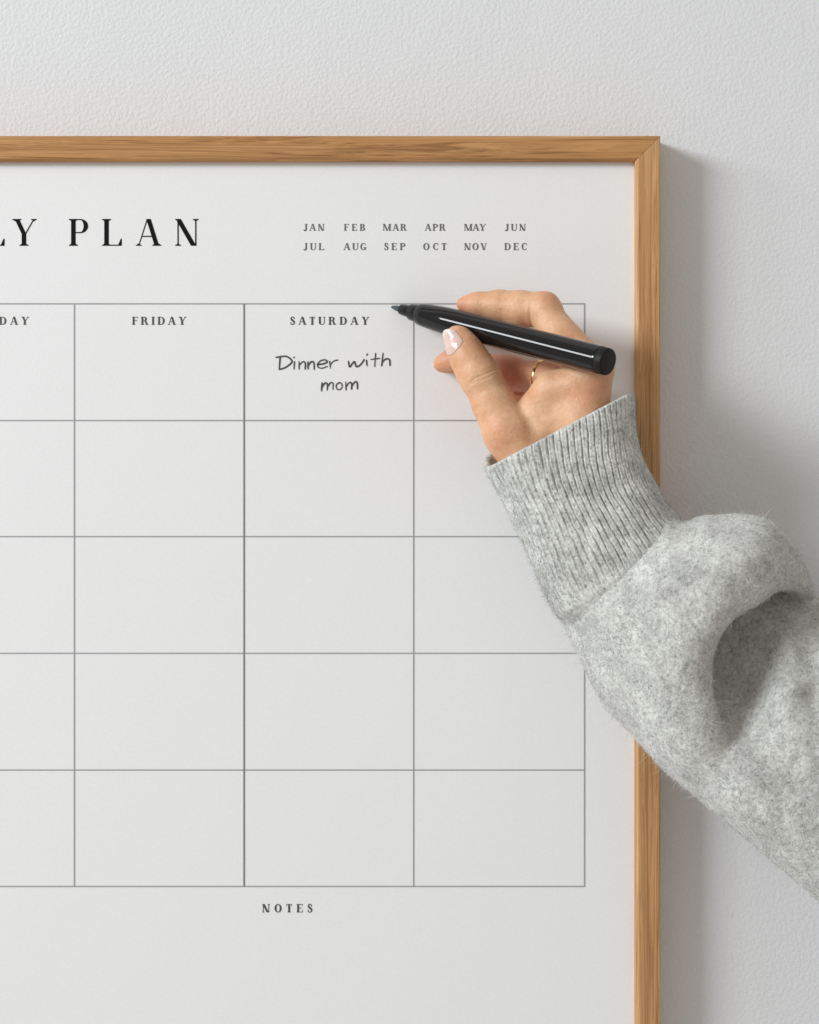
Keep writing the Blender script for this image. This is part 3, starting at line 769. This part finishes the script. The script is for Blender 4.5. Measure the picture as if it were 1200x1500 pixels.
for t, off in prof:
    c, half, dz = cuff_ring(max(t, 0)); hl = np.linalg.norm(half); hu = half / hl
    if t < 0: c = c + ax_dir * t * 215
    tw = ang + 0.10 * math.sin(2.2 * t) + 0.012 * np.sin(9 * t + 3 * ang)
    ph = (RIBS * ang + 0.5 * np.sin(7 * t + 2 * ang)) / 2
    groove = np.exp(-(np.cos(ph) / 0.42) ** 2)
    rib = 0.6 + 0.25 * np.cos(2 * ph) * -1 - 2.0 * groove * (0.75 + 0.35 * np.sin(31 * t + 11 * np.floor(ph / math.pi + 0.5)))
    fade = min(1, max(0.0, (1.0 - t) / 0.14)) if t > 0.86 else 1.0
    inner = off < -4 and t < 0.2
    amp = (0.3 if inner else 2.3) * fade * (0.55 + 0.45 * min(1, max(0, t + 0.01) / 0.03))
    ex = 2.6
    cs, sn = np.cos(tw), np.sin(tw)
    sup = (np.abs(cs) ** ex + np.abs(sn) ** ex) ** (-1 / ex)
    base = c + np.outer(cs * sup, hu) * (hl + off) + np.outer(sn * sup, (0, 0, 1)) * (dz + off)
    nrm = np.outer(cs * dz, hu) + np.outer(sn * hl, (0, 0, 1)); nrm /= np.linalg.norm(nrm, axis=1)[:, None]
    disp = amp * rib + 1.2 * wob(*base.T) + (0 if inner else 0.55) * stitch(*base.T)
    # the far rim stands a little higher at the thumb side
    lift = 16 * np.exp(-((np.mod(ang, 2 * math.pi) - 3.75) / 0.55) ** 2) * max(0, 1 - max(t, 0) / 0.25)
    rows.append(base + nrm * disp[:, None] - ax_dir * lift[:, None])
cv = np.vstack(rows); nr = len(rows)
ii, jj = np.meshgrid(np.arange(nr - 1), np.arange(NA), indexing='ij'); j2 = (jj + 1) % NA
cf = np.stack((ii * NA + jj, ii * NA + j2, (ii + 1) * NA + j2, (ii + 1) * NA + jj), -1).reshape(-1, 4)
cuff = raw_mesh('cuff', cv, cf, cuff_m, sleeve)
import bmesh
bm = bmesh.new(); bm.from_mesh(cuff.data); bmesh.ops.recalc_face_normals(bm, faces=bm.faces); bm.to_mesh(cuff.data); bm.free()

# wool fibres standing on the knit
def fuzz(v, f, count, lmin, lmax, lift, width, tone_mean, parent, name, keep=None, align=None):
    q = v[f]; c = q.mean(1)
    n = np.cross(q[:, 2] - q[:, 0], q[:, 3] - q[:, 1]); area = np.linalg.norm(n, axis=1); n /= area[:, None] + 1e-9
    if keep is not None: area = area * keep(c, n)
    pick = rng.choice(len(f), count, p=area / area.sum())
    a, b = rng.random((2, count, 1))
    qq = q[pick]; p = (qq[:, 0] * (1 - a) + qq[:, 1] * a) * (1 - b) + (qq[:, 3] * (1 - a) + qq[:, 2] * a) * b
    nn = n[pick]
    t = rng.normal(size=(count, 3))
    if align is not None: t = t * 0.6 + align * rng.choice([-1, 1], (count, 1))
    t -= nn * (t * nn).sum(1)[:, None]; t /= np.linalg.norm(t, axis=1)[:, None]
    sdv = np.cross(nn, t)
    L = rng.uniform(lmin, lmax, (count, 1)); up = lift * rng.gamma(1.5, 0.67, (count, 1)); curl = rng.normal(0, 0.85, (count, 1))
    wd = width * rng.uniform(0.6, 1.4, (count, 1))
    SEG = 3; vs = []
    for k in range(SEG + 1):
        s_ = k / SEG
        ctr = p + t * L * s_ + sdv * L * curl * s_ * s_ + nn * (up * L * (s_ * (1.55 - s_ * 0.75)) - 0.35)
        w_ = wd * (1 - 0.75 * s_)
        vs.append(ctr - sdv * w_ / 2); vs.append(ctr + sdv * w_ / 2)
    vs = np.stack(vs, 1).reshape(-1, 3)
    base = (np.arange(count) * (SEG + 1) * 2)[:, None]
    fs = np.vstack([base + np.array([2 * k, 2 * k + 2, 2 * k + 3, 2 * k + 1]) for k in range(SEG)])
    o = raw_mesh(name, vs, fs, fibre_m, parent)
    patch = Field(77, 26)(*p.T) * 0.10 + Field(78, 70)(*p.T) * 0.07
    tn = np.clip(rng.normal(tone_mean, 0.33, count) + patch, 0, 1).repeat((SEG + 1) * 2)
    at_ = o.data.attributes.new('tone', 'FLOAT', 'POINT'); at_.data.foreach_set('value', tn.astype(np.float32))
    o['kind'] = 'stuff'
    return o
def visible(c, n):
    px = c[:, 0] / (1 - c[:, 2] / D) + 600
    return ((px < 1460) & (n[:, 2] > -0.45)).astype(float)
fuzz(sv, sf, 235000, 3, 8.5, 0.18, 0.46, 0.60, sleeve, 'wool_fuzz', visible)
fuzz(sv, sf, 6000, 8, 18, 0.6, 0.28, 0.75, sleeve, 'wool_fuzz', visible)
outer = cf[7 * NA:]
fuzz(cv, outer, 30000, 3.5, 8, 0.10, 0.5, 0.47, cuff, 'wool_fuzz', visible, align=ax_dir)
near_seam = lambda c, n: visible(c, n) * np.clip(((c - cuff_ring(0.0)[0]) @ ax_dir - 150) / 60, 0, 1)
fuzz(cv, outer, 14000, 6, 14, 0.22, 0.5, 0.6, cuff, 'wool_fuzz', near_seam, align=ax_dir)
fuzz(cv, outer, 2500, 6, 14, 0.5, 0.34, 0.75, cuff, 'wool_fuzz', visible)
